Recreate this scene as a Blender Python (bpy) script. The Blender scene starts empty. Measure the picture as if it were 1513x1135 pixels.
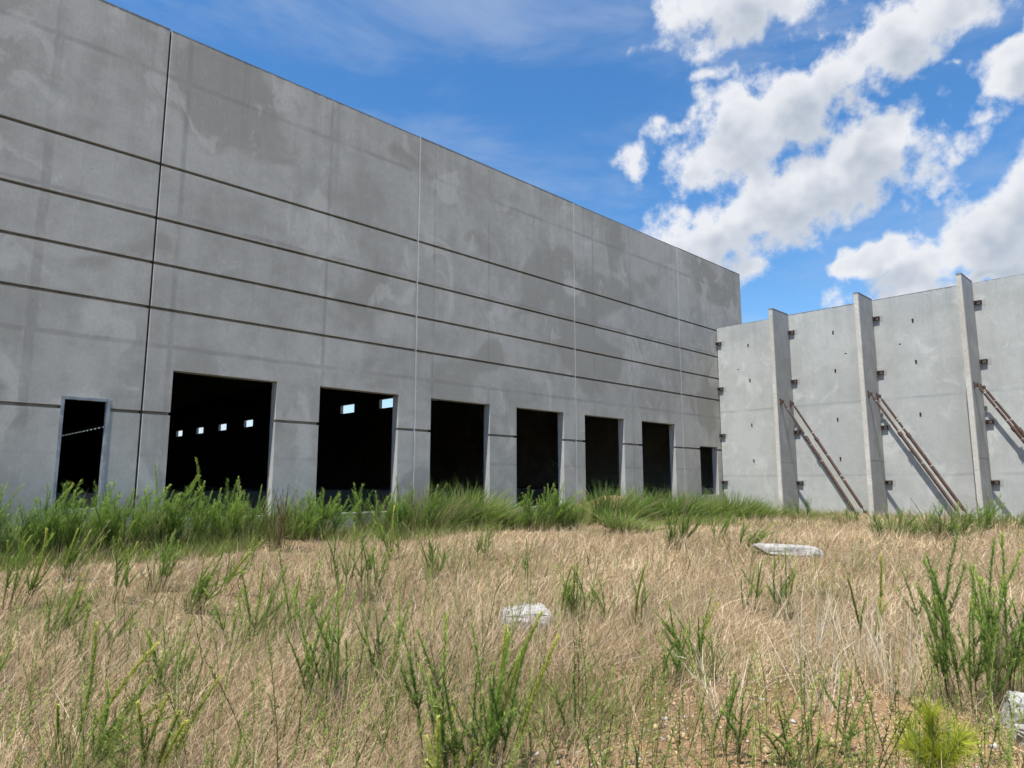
import bpy, bmesh, math, random
import numpy as np
from mathutils import Vector, Matrix

scene = bpy.context.scene
R = math.radians
EYE = 1.65
# ---------------------------------------------------------------- camera
cam_data = bpy.data.cameras.new('camera')
cam_data.sensor_width = 36.0
cam_data.lens = 36.0 * 1015 / 1513
cam_data.clip_start = 0.05
cam_data.clip_end = 3000
cam = bpy.data.objects.new('camera', cam_data)
scene.collection.objects.link(cam)
cam.location = (0, 0, EYE)
cam.rotation_euler = (R(90 + 8.24), 0, R(45.8 - 90))
scene.camera = cam

# ---------------------------------------------------------------- sun
SUN = Vector((-4.5, -1.05, 12.4)).normalized()          # towards the sun
SUN_EL = math.asin(SUN.z)
SUN_AZ = math.atan2(SUN.y, SUN.x)
sd = bpy.data.lights.new('sun', 'SUN')
sd.energy = 4.6
sd.angle = R(0.53)
sd.color = (1.0, 0.955, 0.89)
so = bpy.data.objects.new('sun', sd)
scene.collection.objects.link(so)
so.rotation_euler = (-SUN).to_track_quat('-Z', 'Y').to_euler()

scene.view_settings.view_transform = 'Standard'
scene.view_settings.look = 'None'
scene.view_settings.gamma = 1.0
scene.view_settings.use_curve_mapping = False
scene.view_settings.exposure = 0.75

# ---------------------------------------------------------------- node helpers
class NT:
    def __init__(self, tree):
        self.t = tree
        self.n = tree.nodes
        self.l = tree.links
    def new(self, kind, **kw):
        nd = self.n.new(kind)
        for k, v in kw.items():
            setattr(nd, k, v)
        return nd
    def put(self, sock, val):
        if isinstance(val, bpy.types.NodeSocket):
            self.l.new(val, sock)
        elif val is not None:
            sock.default_value = val
    def math(self, op, a, b=None, c=None, clamp=False):
        nd = self.new('ShaderNodeMath', operation=op, use_clamp=clamp)
        for i, v in enumerate((a, b, c)):
            if v is not None:
                self.put(nd.inputs[i], v)
        return nd.outputs[0]
    def vmath(self, op, a, b=None):
        nd = self.new('ShaderNodeVectorMath', operation=op)
        self.put(nd.inputs[0], a)
        if b is not None:
            self.put(nd.inputs[1], b)
        return nd.outputs['Value'] if op in ('DOT_PRODUCT', 'LENGTH') else nd.outputs['Vector']
    def noise(self, vec, scale, detail=4, rough=0.55, dist=0.0):
        nd = self.new('ShaderNodeTexNoise')
        self.put(nd.inputs['Vector'], vec)
        nd.inputs['Scale'].default_value = scale
        nd.inputs['Detail'].default_value = detail
        nd.inputs['Roughness'].default_value = rough
        nd.inputs['Distortion'].default_value = dist
        return nd.outputs['Fac']
    def mapr(self, v, a, b, c=0.0, d=1.0, smooth=True):
        nd = self.new('ShaderNodeMapRange')
        nd.interpolation_type = 'SMOOTHSTEP' if smooth else 'LINEAR'
        self.put(nd.inputs['Value'], v)
        for i, val in zip((1, 2, 3, 4), (a, b, c, d)):
            nd.inputs[i].default_value = val
        return nd.outputs[0]
    def mix(self, f, a, b, mode='MIX'):
        nd = self.new('ShaderNodeMix', data_type='RGBA', blend_type=mode)
        self.put(nd.inputs[0], f)
        self.put(nd.inputs[6], a if isinstance(a, bpy.types.NodeSocket) else (*a, 1) if len(a) == 3 else a)
        self.put(nd.inputs[7], b if isinstance(b, bpy.types.NodeSocket) else (*b, 1) if len(b) == 3 else b)
        return nd.outputs[2]
    def scalevec(self, vec, s):
        return self.vmath('MULTIPLY', vec, s)

# ---------------------------------------------------------------- sky with cumulus
world = bpy.data.worlds.new('World')
scene.world = world
world.use_nodes = True
world.cycles.sampling_method = 'MANUAL'
world.cycles.sample_map_resolution = 256
scene.cycles.max_bounces = 4
scene.cycles.diffuse_bounces = 2
scene.cycles.transmission_bounces = 2
scene.cycles.adaptive_threshold = 0.03
scene.cycles.glossy_bounces = 2
w = NT(world.node_tree)
w.n.clear()
wout = w.new('ShaderNodeOutputWorld')
bg = w.new('ShaderNodeBackground')
bg.inputs['Strength'].default_value = 0.10
w.l.new(bg.outputs[0], wout.inputs[0])
sky = w.new('ShaderNodeTexSky', sky_type='NISHITA')
sky.sun_disc = False
sky.sun_elevation = SUN_EL
sky.sun_rotation = math.pi / 2 - SUN_AZ
sky.altitude = 100
sky.air_density = 1.0
sky.dust_density = 0.6
sky.ozone_density = 2.2
hs = w.new('ShaderNodeHueSaturation')
hs.inputs['Saturation'].default_value = 1.30
hs.inputs['Value'].default_value = 1.14
w.l.new(sky.outputs[0], hs.inputs['Color'])
dirn = w.vmath('NORMALIZE', w.new('ShaderNodeTexCoord').outputs['Generated'])

# clouds: azimuth, elevation, half length, half height in degrees, tilt
CLOUDS = [
    (23.0, 27.9, 8.8, 4.0, 20), (14.2, 30.2, 7.0, 3.2, 35), (25.5, 35.4, 5.8, 2.4, 8),
    (23.6, 21.2, 11.6, 3.6, 24), (17.6, 22.8, 6.0, 3.3, 20), (28.8, 19.3, 7.2, 3.0, 8),
    (10.0, 16.6, 9.8, 3.5, 27), (7.6, 19.0, 4.5, 2.9, 30), (7.3, 27.4, 2.8, 2.4, 40),
    (17.2, 16.3, 2.8, 1.4, 20), (11.4, 13.3, 6.5, 1.1, 5),
]
WISPS = [
    (9.4, 24.2, 3.4, 3.0, 50), (35.2, 26.1, 4.0, 2.4, 5), (32.3, 28.0, 3.8, 2.6, 20), (27.9, 31.4, 4.5, 2.0, 10),
    (10.8, 27.1, 2.0, 1.4, 0), (16.5, 20.6, 5.0, 2.0, 30),
]
def cloud_group(name, d1, d2):
    """density of cumulus in a given direction of the sky"""
    ng = bpy.data.node_groups.new(name, 'ShaderNodeTree')
    ng.interface.new_socket('Vector', in_out='INPUT', socket_type='NodeSocketVector')
    ng.interface.new_socket('Density', in_out='OUTPUT', socket_type='NodeSocketFloat')
    c = NT(ng)
    gi = c.new('NodeGroupInput')
    go = c.new('NodeGroupOutput')
    gv = gi.outputs[0]
    warp = c.new('ShaderNodeTexNoise')
    c.l.new(gv, warp.inputs['Vector'])
    warp.inputs['Scale'].default_value = 14
    warp.inputs['Detail'].default_value = 2
    wv = c.scalevec(c.vmath('SUBTRACT', warp.outputs['Color'], (0.5, 0.5, 0.5)), (0.10, 0.10, 0.10))
    pv = c.vmath('ADD', gv, wv) if d2 else gv
    field = wisp = None
    for blob_i, (az, el, a, b, tilt) in enumerate(CLOUDS + WISPS if d2 else CLOUDS):
        az, el, tilt = R(az), R(el), R(tilt)
        d = Vector((math.cos(el) * math.cos(az), math.cos(el) * math.sin(az), math.sin(el)))
        rt = Vector((math.sin(az), -math.cos(az), 0))
        up = rt.cross(d)
        e1 = (rt * math.cos(tilt) + up * math.sin(tilt)) / R(a)
        e2 = (-rt * math.sin(tilt) + up * math.cos(tilt)) / R(b)
        s1 = c.math('SUBTRACT', c.vmath('DOT_PRODUCT', pv, tuple(e1)), e1.dot(d))
        s2 = c.math('SUBTRACT', c.vmath('DOT_PRODUCT', pv, tuple(e2)), e2.dot(d))
        rr = c.math('MULTIPLY_ADD', s1, s1, c.math('MULTIPLY', s2, s2))
        if blob_i < len(CLOUDS):
            field = rr if field is None else c.math('MINIMUM', field, rr)
        else:
            wisp = rr if wisp is None else c.math('MINIMUM', wisp, rr)
    field = c.math('SUBTRACT', 1.0, c.math('SQRT', c.math('MINIMUM', field, 6.0)))
    if d2:
        field = c.math('MAXIMUM', field, c.math('SUBTRACT', 0.34, c.math('SQRT', c.math('MINIMUM', wisp, 6.0))))
    # the same kind of cumulus over the rest of the sky
    rest = c.mapr(c.noise(c.scalevec(gv, (1.0, 1.0, 1.9)), 3.1, 1, 0.5), 0.50, 0.72, -1.0, 0.9, smooth=False)
    view = Vector((math.cos(R(45.8)), math.sin(R(45.8)), 0.2)).normalized()
    away = c.mapr(c.vmath('DOT_PRODUCT', gv, tuple(view)), 0.70, 0.60, -2.0, 0.0)
    field = c.math('MAXIMUM', field, c.math('ADD', rest, away))
    f1 = c.noise(gv, 17, d1, 0.58)
    dens = c.math('MULTIPLY_ADD', c.math('SUBTRACT', f1, 0.475), 2.9, c.math('MULTIPLY', field, 1.4))
    if d2:
        f2 = c.noise(gv, 60, d2, 0.60)
        dens = c.math('MULTIPLY_ADD', c.math('SUBTRACT', f2, 0.5), 0.75, dens)
    c.l.new(dens, go.inputs[0])
    return ng

g0 = w.new('ShaderNodeGroup'); g0.node_tree = cloud_group('cloud_density', 5, 3)
w.l.new(dirn, g0.inputs[0])
g1 = w.new('ShaderNodeGroup'); g1.node_tree = cloud_group('cloud_density_sunward', 2, 0)
toward = Vector((0, 0, 1)) * 0.034 + Vector((-0.3, 0.9, 0)) * 0.012
w.l.new(w.vmath('ADD', dirn, tuple(toward)), g1.inputs[0])
alpha = w.mapr(g0.outputs[0], -0.08, 0.70)
thick = w.mapr(g0.outputs[0], 0.3, 1.9)
under = w.mapr(g1.outputs[0], 0.0, 1.25)
shade = w.math('ADD', w.math('MULTIPLY', under, 0.60), w.math('MULTIPLY', thick, 0.40), clamp=True)
cloud_col = w.mix(shade, (5.2, 5.3, 5.55), (2.6, 3.0, 3.6))
# thin high veil
veil_v = w.scalevec(dirn, (1.0, 1.0, 3.2))
veil = w.mapr(w.noise(veil_v, 3.3, 5, 0.6, 0.4), 0.42, 0.80, 0.0, 0.45)
szs = w.new('ShaderNodeSeparateXYZ')
w.l.new(dirn, szs.inputs[0])
haze_low = w.mapr(szs.outputs[2], 0.015, 0.15, 0.85, 0.0)
air = w.mix(haze_low, hs.outputs[0], (4.3, 4.9, 5.8))
base_sky = w.mix(veil, air, (3.2, 3.7, 4.6))
w.l.new(w.mix(alpha, base_sky, cloud_col), bg.inputs['Color'])

# ================================================================ materials
def material(name):
    m = bpy.data.materials.new(name)
    m.use_nodes = True
    t = NT(m.node_tree)
    bs = t.n['Principled BSDF']
    return m, t, bs

def bump(t, bs, h, strength=0.3, dist=0.02):
    b = t.new('ShaderNodeBump')
    b.inputs['Strength'].default_value = strength
    b.inputs['Distance'].default_value = dist
    t.l.new(h, b.inputs['Height'])
    t.l.new(b.outputs[0], bs.inputs['Normal'])

def concrete(name, dark, light, patch, form_x=(), form_z=(), patchy=0.6, axis=0, pits=0.0):
    m, t, bs = material(name)
    pos = t.new('ShaderNodeNewGeometry').outputs['Position']
    sep = t.new('ShaderNodeSeparateXYZ')
    t.l.new(pos, sep.inputs[0])
    n1 = t.noise(pos, 0.42, 4, 0.6, 0.4)
    n2 = t.noise(pos, 2.3, 4, 0.62)
    n3 = t.noise(t.scalevec(pos, (1.0, 1.0, .6)), 16, 4, 0.68)
    stre = t.noise(t.scalevec(pos, (2.6, 2.6, 0.16)), 1.0, 5, 0.6)
    fac = t.math('ADD', t.math('MULTIPLY', n1, 1.0), t.math('MULTIPLY', n2, 0.5))
    fac = t.math('ADD', fac, t.math('MULTIPLY', stre, 0.35))
    col = t.mix(t.mapr(fac, 0.66, 1.16), dark, light)
    # damp rounded patches with firm edges
    pn = t.noise(t.scalevec(pos, (0.5, 0.5, 0.62)), 0.66, 5, 0.44, 0.35)
    col = t.mix(t.math('MULTIPLY', t.mapr(pn, 0.53, 0.60), patchy), col, patch)
    pn2 = t.noise(t.scalevec(pos, (1.0, 1.0, 0.7)), 0.9, 4, 0.6, 0.8)
    pale = tuple(min(1, v * 1.17) for v in light)
    col = t.mix(t.math('MULTIPLY', t.mapr(pn2, 0.56, 0.66), 0.6), col, pale)
    # rain streaks from the top edge
    st2 = t.noise(t.scalevec(pos, (5.5, 5.5, 0.05)), 1.0, 4, 0.6)
    reach = t.mapr(sep.outputs[2], 8.5, 12.7) if axis == 0 else t.mapr(sep.outputs[2], 7.0, 9.4)
    col = t.mix(t.math('MULTIPLY', t.math('MULTIPLY', t.mapr(st2, 0.52, 0.72), reach), 0.32), col, tuple(v * 0.70 for v in dark))
    rim = 12.74 if axis == 0 else 9.38
    col = t.mix(t.math('MULTIPLY', t.mapr(t.math('ADD', sep.outputs[2], t.math('MULTIPLY', st2, 0.08)), rim - .03, rim + .01), 0.75), col, (0.07, 0.07, 0.07))
    # formwork lines left by the casting bed
    wob = t.math('MULTIPLY', t.math('SUBTRACT', t.noise(pos, 1.7, 5, 0.7), 0.5), 0.10)
    lines = None
    for k, (vals, ax) in enumerate(((form_x, 0), (form_z, 2))):
        for v0, wd in vals:
            dd = t.math('ABSOLUTE', t.math('ADD', t.math('SUBTRACT', sep.outputs[ax], v0), wob))
            ln = t.mapr(dd, wd, wd + 0.05, 1.0, 0.0)
            lines = ln if lines is None else t.math('MAXIMUM', lines, ln)
    if lines is not None:
        lines = t.math('MULTIPLY', lines, t.mapr(t.noise(pos, 0.8, 5, 0.6), 0.36, 0.6, 0.10, 0.46))
        col = t.mix(lines, col, (patch[0] * 0.78, patch[1] * 0.79, patch[2] * 0.85))
    # scratches, trowel marks and bug holes
    sc = t.noise(t.scalevec(pos, (9, 9, 1.4)), 1.0, 3, 0.7, 1.5)
    col = t.mix(t.math('MULTIPLY', t.mapr(sc, 0.58, 0.72), 0.22), col, tuple(min(1, v * 1.35) for v in light))
    vor = t.new('ShaderNodeTexVoronoi')
    vor.inputs['Scale'].default_value = 3.1
    t.l.new(pos, vor.inputs['Vector'])
    hole = t.mapr(vor.outputs['Distance'], 0.035, 0.06, 1.0, 0.0)
    col = t.mix(t.math('MULTIPLY', hole, 0.5), col, tuple(v * 0.4 for v in dark))
    col = t.mix(t.mapr(n3, 0.25, 0.75, 0.0, 0.22), col, tuple(v * 0.6 for v in dark))
    if pits:
        pv_ = t.noise(pos, 19, 5, 0.7)
        col = t.mix(t.math('MULTIPLY', t.mapr(pv_, 0.5, 0.68), pits), col, (0.10, 0.095, 0.085))
        bump(t, bs, pv_, 0.6, 0.02)
    else:
        bump(t, bs, t.math('ADD', n3, t.math('MULTIPLY', n2, 1.5)), 0.12, 0.008)
    t.l.new(col, bs.inputs['Base Color'])
    bs.inputs['Roughness'].default_value = 0.86
    bs.inputs['Specular IOR Level'].default_value = 0.25
    return m

FX = [(2.56, .07), (5.30, .03), (9.26, .02), (13.05, .02), (15.42, .01), (21.1, .015), (23.6, .02)]
FZ = [(11.52, .035), (8.0, .02), (4.83, .03), (2.29, .02)]
M_WALL = concrete('grey_concrete', (0.355, 0.342, 0.300), (0.490, 0.474, 0.425), (0.315, 0.300, 0.256), FX, FZ, 0.72)
M_WALL2 = concrete('pale_concrete', (0.375, 0.390, 0.372), (0.478, 0.494, 0.472), (0.330, 0.345, 0.335), (), [(2.0, .03), (5.1, .03)], 0.3, axis=1)
M_FIN = concrete('buttress_concrete', (0.30, 0.30, 0.285), (0.40, 0.40, 0.38), (0.30, 0.29, 0.265), (), (), 0.4, axis=1)
M_EDGE = concrete('rough_cast_edge', (0.50, 0.48, 0.42), (0.64, 0.62, 0.55), (0.40, 0.37, 0.31), (), (), 0.5, axis=1, pits=0.35)
M_JAMB = concrete('jamb_concrete', (0.36, 0.355, 0.335), (0.46, 0.455, 0.435), (0.32, 0.31, 0.29), (), (), 0.4)

def simple(name, col, rough=0.6, metal=0.0, var=0.25, scale=8.0, col2=None, bumps=0.0):
    m, t, bs = material(name)
    pos = t.new('ShaderNodeTexCoord').outputs['Object']
    n = t.noise(pos, scale, 6, 0.65)
    c2 = col2 or tuple(v * (1 - var) for v in col)
    t.l.new(t.mix(t.mapr(n, 0.36, 0.66), col, c2), bs.inputs['Base Color'])
    bs.inputs['Roughness'].default_value = rough
    bs.inputs['Metallic'].default_value = metal
    if bumps:
        bump(t, bs, n, bumps, 0.02)
    return m

M_SEAL = simple('pale_sealant', (0.64, 0.64, 0.62), 0.7, 0, 0.5, 2, (0.46, 0.46, 0.44))
M_DARK = simple('open_joint_backing', (0.03, 0.03, 0.03), 0.9)
M_FRAME = simple('scuffed_grey_steel', (0.20, 0.225, 0.25), 0.5, 0.2, 0.2, 5, (0.34, 0.36, 0.37))
M_RUST = simple('rusty_steel', (0.105, 0.058, 0.040), 0.75, 0.15, 0.2, 9, (0.055, 0.036, 0.03), 0.3)
M_PALE = simple('flaked_white_paint', (0.42, 0.38, 0.34), 0.7, 0, 0.6, 30)
M_PLATE = simple('pale_bolt_plate', (0.75, 0.68, 0.58), 0.6, 0.1, 0.3, 20)
M_BRK = simple('rusty_bracket', (0.10, 0.062, 0.042), 0.8, 0.1, 0.3, 16, (0.05, 0.038, 0.03), 0.3)
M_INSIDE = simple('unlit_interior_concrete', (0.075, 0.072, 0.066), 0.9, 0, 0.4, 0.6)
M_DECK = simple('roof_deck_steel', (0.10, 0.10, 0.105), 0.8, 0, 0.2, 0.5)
M_ROCK = simple('broken_white_concrete', (0.38, 0.37, 0.345), 0.9, 0, 0.25, 9, (0.22, 0.205, 0.18), 0.9)
M_PAVE = simple('weathered_pavement', (0.42, 0.40, 0.37), 0.9, 0, 0.25, 12, (0.30, 0.28, 0.25), 0.3)
M_WOOD = simple('debris', (0.16, 0.15, 0.14), 0.85, 0, 0.4, 6)

def ground_material():
    m, t, bs = material('straw_and_orange_soil')
    pos = t.new('ShaderNodeNewGeometry').outputs['Position']
    n1 = t.noise(pos, 0.5, 5, 0.6)
    n2 = t.noise(pos, 7, 6, 0.7)
    n3 = t.noise(pos, 45, 5, 0.7)
    straw = t.mix(n2, (0.15, 0.105, 0.06), (0.33, 0.245, 0.145))
    straw = t.mix(t.mapr(n3, 0.4, 0.7), straw, (0.10, 0.075, 0.045))
    soil = t.mix(n2, (0.30, 0.18, 0.09), (0.40, 0.275, 0.16))
    soil = t.mix(t.mapr(n3, 0.42, 0.62), soil, (0.20, 0.125, 0.07))
    # bare soil: clearing at the lower right and the mound by the wall
    def blob(cx, cy, r):
        q = t.vmath('SUBTRACT', pos, (cx, cy, 0))
        q = t.scalevec(q, (1 / r, 1 / r, 0))
        return t.math('SUBTRACT', 1.0, t.vmath('LENGTH', q))
    b = t.math('MAXIMUM', blob(4.8, 1.75, 1.35), blob(21.0, 16.2, 2.0))
    b = t.math('MAXIMUM', b, blob(3.6, 2.1, .9))
    b = t.math('ADD', b, t.math('MULTIPLY', t.math('SUBTRACT', t.noise(pos, 1.8, 5, 0.65), 0.5), 1.6))
    lit = t.math('ADD', blob(4.5, 2.6, 2.6), t.math('MULTIPLY', t.math('SUBTRACT', t.noise(pos, 2.4, 4, 0.65), 0.5), 1.4))
    litter = t.mix(n3, (0.10, 0.065, 0.035), (0.27, 0.18, 0.10))
    straw = t.mix(t.mapr(lit, 0.1, 0.5), straw, litter)
    t.l.new(t.mix(t.mapr(b, 0.0, 0.35), straw, soil), bs.inputs['Base Color'])
    bs.inputs['Roughness'].default_value = 0.95
    bs.inputs['Specular IOR Level'].default_value = 0.1
    bump(t, bs, t.math('ADD', n2, n3), 0.7, 0.04)
    return m
M_GROUND = ground_material()

def leaf_material(name, trans=0.35, rough=0.6):
    m = bpy.data.materials.new(name)
    m.use_nodes = True
    t = NT(m.node_tree)
    bs = t.n['Principled BSDF']
    out = t.n['Material Output']
    at = t.new('ShaderNodeAttribute', attribute_name='Col')
    oi = t.new('ShaderNodeObjectInfo')
    h = t.new('ShaderNodeHueSaturation')
    t.l.new(at.outputs['Color'], h.inputs['Color'])
    t.put(h.inputs['Value'], t.mapr(oi.outputs['Random'], 0, 1, 0.82, 1.18, False))
    t.put(h.inputs['Hue'], t.mapr(oi.outputs['Random'], 0, 1, 0.508, 0.490, False))
    t.l.new(h.outputs[0], bs.inputs['Base Color'])
    if trans == 0.0:
        df = t.new('ShaderNodeBsdfDiffuse')
        t.l.new(h.outputs[0], df.inputs['Color'])
        t.l.new(df.outputs[0], out.inputs['Surface'])
        return m
    bs.inputs['Roughness'].default_value = rough
    bs.inputs['Specular IOR Level'].default_value = 0.25
    tr = t.new('ShaderNodeBsdfTranslucent')
    t.l.new(h.outputs[0], tr.inputs['Color'])
    mx = t.new('ShaderNodeMixShader')
    mx.inputs[0].default_value = trans
    t.l.new(bs.outputs[0], mx.inputs[1])
    t.l.new(tr.outputs[0], mx.inputs[2])
    t.l.new(mx.outputs[0], out.inputs['Surface'])
    return m
M_LEAF = leaf_material('green_leaves', 0.48)
M_STRAW = leaf_material('dry_straw', 0.0, 0.7)
M_GRAVEL = leaf_material('gravel_stones', 0.0, 0.9)

# ================================================================ object helpers
COL = scene.collection
def link(name, mesh, parent=None, label=None, cat=None, group=None, kind=None):
    o = bpy.data.objects.new(name, mesh)
    COL.objects.link(o)
    if parent is not None:
        o.parent = parent
    return tag(o, label, cat, group, kind)
def tag(o, label=None, cat=None, group=None, kind=None):
    for k, v in (('label', label), ('category', cat), ('group', group), ('kind', kind)):
        if v:
            o[k] = v
    return o
def make_mesh(name, verts, faces, mats, idx=None, smooth=False):
    me = bpy.data.meshes.new(name)
    me.from_pydata([tuple(v) for v in verts], [], faces)
    for m in (mats if isinstance(mats, (list, tuple)) else [mats]):
        me.materials.append(m)
    if idx is not None:
        me.polygons.foreach_set('material_index', idx)
    if smooth:
        me.polygons.foreach_set('use_smooth', [True] * len(me.polygons))
    me.update()
    return me
def fast_mesh(name, verts, tris, cols, mat):
    """numpy triangles with one colour per vertex"""
    me = bpy.data.meshes.new(name)
    nv, nt = len(verts), len(tris)
    me.vertices.add(nv)
    me.vertices.foreach_set('co', np.ascontiguousarray(verts, dtype=np.float32).ravel())
    me.loops.add(nt * 3)
    me.loops.foreach_set('vertex_index', np.ascontiguousarray(tris, dtype=np.int32).ravel())
    me.polygons.add(nt)
    me.polygons.foreach_set('loop_start', np.arange(0, nt * 3, 3, dtype=np.int32))
    me.update(calc_edges=True)
    ca = me.color_attributes.new('Col', 'FLOAT_COLOR', 'POINT')
    rgba = np.ones((nv, 4), dtype=np.float32)
    rgba[:, :3] = cols
    ca.data.foreach_set('color', rgba.ravel())
    me.materials.append(mat)
    return me
class MB:
    def __init__(self):
        self.v, self.f, self.i = [], [], []
    def box(self, lo, hi, mi=0, rot=None, at=(0, 0, 0)):
        b = len(self.v)
        for z in (lo[2], hi[2]):
            for x, y in ((lo[0], lo[1]), (hi[0], lo[1]), (hi[0], hi[1]), (lo[0], hi[1])):
                p = Vector((x, y, z))
                if rot is not None:
                    p = rot @ p
                self.v.append(p + Vector(at))
        for q in ((3, 2, 1, 0), (4, 5, 6, 7), (0, 1, 5, 4), (1, 2, 6, 5), (2, 3, 7, 6), (3, 0, 4, 7)):
            self.f.append([b + k for k in q]); self.i.append(mi)
    def tube(self, a, b, r, n=12, mi=0):
        a, b = Vector(a), Vector(b)
        d = (b - a).normalized()
        s = d.orthogonal().normalized(); u = d.cross(s)
        k0 = len(self.v)
        for p in (a, b):
            for k in range(n):
                an = 2 * math.pi * k / n
                self.v.append(p + (s * math.cos(an) + u * math.sin(an)) * r)
        for k in range(n):
            k2 = (k + 1) % n
            self.f.append([k0 + k, k0 + k2, k0 + n + k2, k0 + n + k]); self.i.append(mi)
        self.f.append([k0 + k for k in range(n)][::-1]); self.i.append(mi)
        self.f.append([k0 + n + k for k in range(n)]); self.i.append(mi)
    def build(self, name, mats, parent=None, **kw):
        return link(name, make_mesh(name, self.v, self.f, mats, self.i), parent, **kw)
def empty(name, loc, **kw):
    o = bpy.data.objects.new(name, None)
    COL.objects.link(o)
    o.location = loc
    o.empty_display_size = 0.2
    return tag(o, **kw)

def panel_mesh(name, ua, ub, va, vb, thick, mapping, mats, holes=(), pockets=(), grooves=(), gw=0.05, gd=0.03, gc=0.02, edge=0.015):
    """cast slab: holes go through, pockets are blind, grooves are cut across the face"""
    prof = {va: 0.0, vb: 0.0}
    for z in grooves:
        prof.update({z - gw / 2 - gc: 0.0, z - gw / 2: gd, z + gw / 2: gd, z + gw / 2 + gc * .4: 0.0})
    keys = sorted(prof)
    def wz(z):
        for a, b in zip(keys, keys[1:]):
            if a <= z <= b:
                return prof[a] + (prof[b] - prof[a]) * (z - a) / max(1e-9, b - a)
        return 0.0
    zs = sorted(set(keys) | {z for h in holes for z in h[2:4] if va < z < vb} | {z for h in pockets for z in h[2:4]})
    xs = sorted({ua, ua + edge, ub - edge, ub} | {x for h in holes for x in h[:2]} | {x for h in pockets for x in h[:2]})
    def wf(x, z):
        e = edge if x in (ua, ub) else 0.0
        return max(e, wz(z))
    def state(i, j):
        if i < 0 or j < 0 or i >= len(xs) - 1 or j >= len(zs) - 1:
            return 1
        x, z = (xs[i] + xs[i + 1]) / 2, (zs[j] + zs[j + 1]) / 2
        for h in holes:
            if h[0] < x < h[1] and h[2] < z < h[3]:
                return 1
        for h in pockets:
            if h[0] < x < h[1] and h[2] < z < h[3]:
                return 2
        return 0
    V, F, I = [], [], []
    def quad(p, mi):
        b = len(V)
        V.extend(mapping(*q) for q in p)
        F.append([b, b + 1, b + 2, b + 3]); I.append(mi)
    for i in range(len(xs) - 1):
        for j in range(len(zs) - 1):
            s = state(i, j)
            x0, x1, z0, z1 = xs[i], xs[i + 1], zs[j], zs[j + 1]
            if s == 1:
                continue
            quad([(x0, thick, z0), (x0, thick, z1), (x1, thick, z1), (x1, thick, z0)], 0)
            if s == 2:
                quad([(x0, .13, z0), (x1, .13, z0), (x1, .13, z1), (x0, .13, z1)], 0)
                continue
            quad([(x0, wf(x0, z0), z0), (x1, wf(x1, z0), z0), (x1, wf(x1, z1), z1), (x0, wf(x0, z1), z1)], 0)
            for (di, dj, a, b) in ((-1, 0, (x0, z0), (x0, z1)), (1, 0, (x1, z1), (x1, z0)), (0, -1, (x1, z0), (x0, z0)), (0, 1, (x0, z1), (x1, z1))):
                ns = state(i + di, j + dj)
                if ns:
                    dep = thick if ns == 1 else .13
                    quad([(a[0], wf(*a), a[1]), (b[0], wf(*b), b[1]), (b[0], dep, b[1]), (a[0], dep, a[1])], 1)
    return make_mesh(name, V, F, mats, I)

# ================================================================ ground
def sm(t):
    t = np.clip(t, 0, 1)
    return t * t * (3 - 2 * t)
def gz(x, y):
    x = np.asarray(x, dtype=float); y = np.asarray(y, dtype=float)
    r = np.hypot(x, y)
    z = .33 * sm((r - 4) / 20) + np.minimum(1, r / 6) * (.04 * np.sin(.9 * x + 1.3) * np.cos(.8 * y) + .02 * np.sin(2.1 * x - 1.7 * y)) * np.where(r > 60, 0, 1)
    return z + .9 * np.exp(-(((x - 21.0) / 1.7) ** 2 + ((y - 16.3) / 1.2) ** 2))
def g(x, y):
    return float(gz(x, y))

rings = list(np.geomspace(0.4, 60, 150)) + [70, 85, 110, 150, 220, 350, 600, 1200, 2000]
NA = 300
V = [(0, 0, g(0, 0))]
for r in rings:
    a = np.linspace(0, 2 * np.pi, NA, endpoint=False)
    x, y = r * np.cos(a), r * np.sin(a)
    V.extend(zip(x, y, gz(x, y)))
F = [[0, 1 + k, 1 + (k + 1) % NA] for k in range(NA)]
for i in range(len(rings) - 1):
    b0, b1 = 1 + i * NA, 1 + (i + 1) * NA
    for k in range(NA):
        k2 = (k + 1) % NA
        F.append([b0 + k, b1 + k, b1 + k2, b0 + k2])
link('ground', make_mesh('ground', V, F, M_GROUND, smooth=True), kind='structure')

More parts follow.
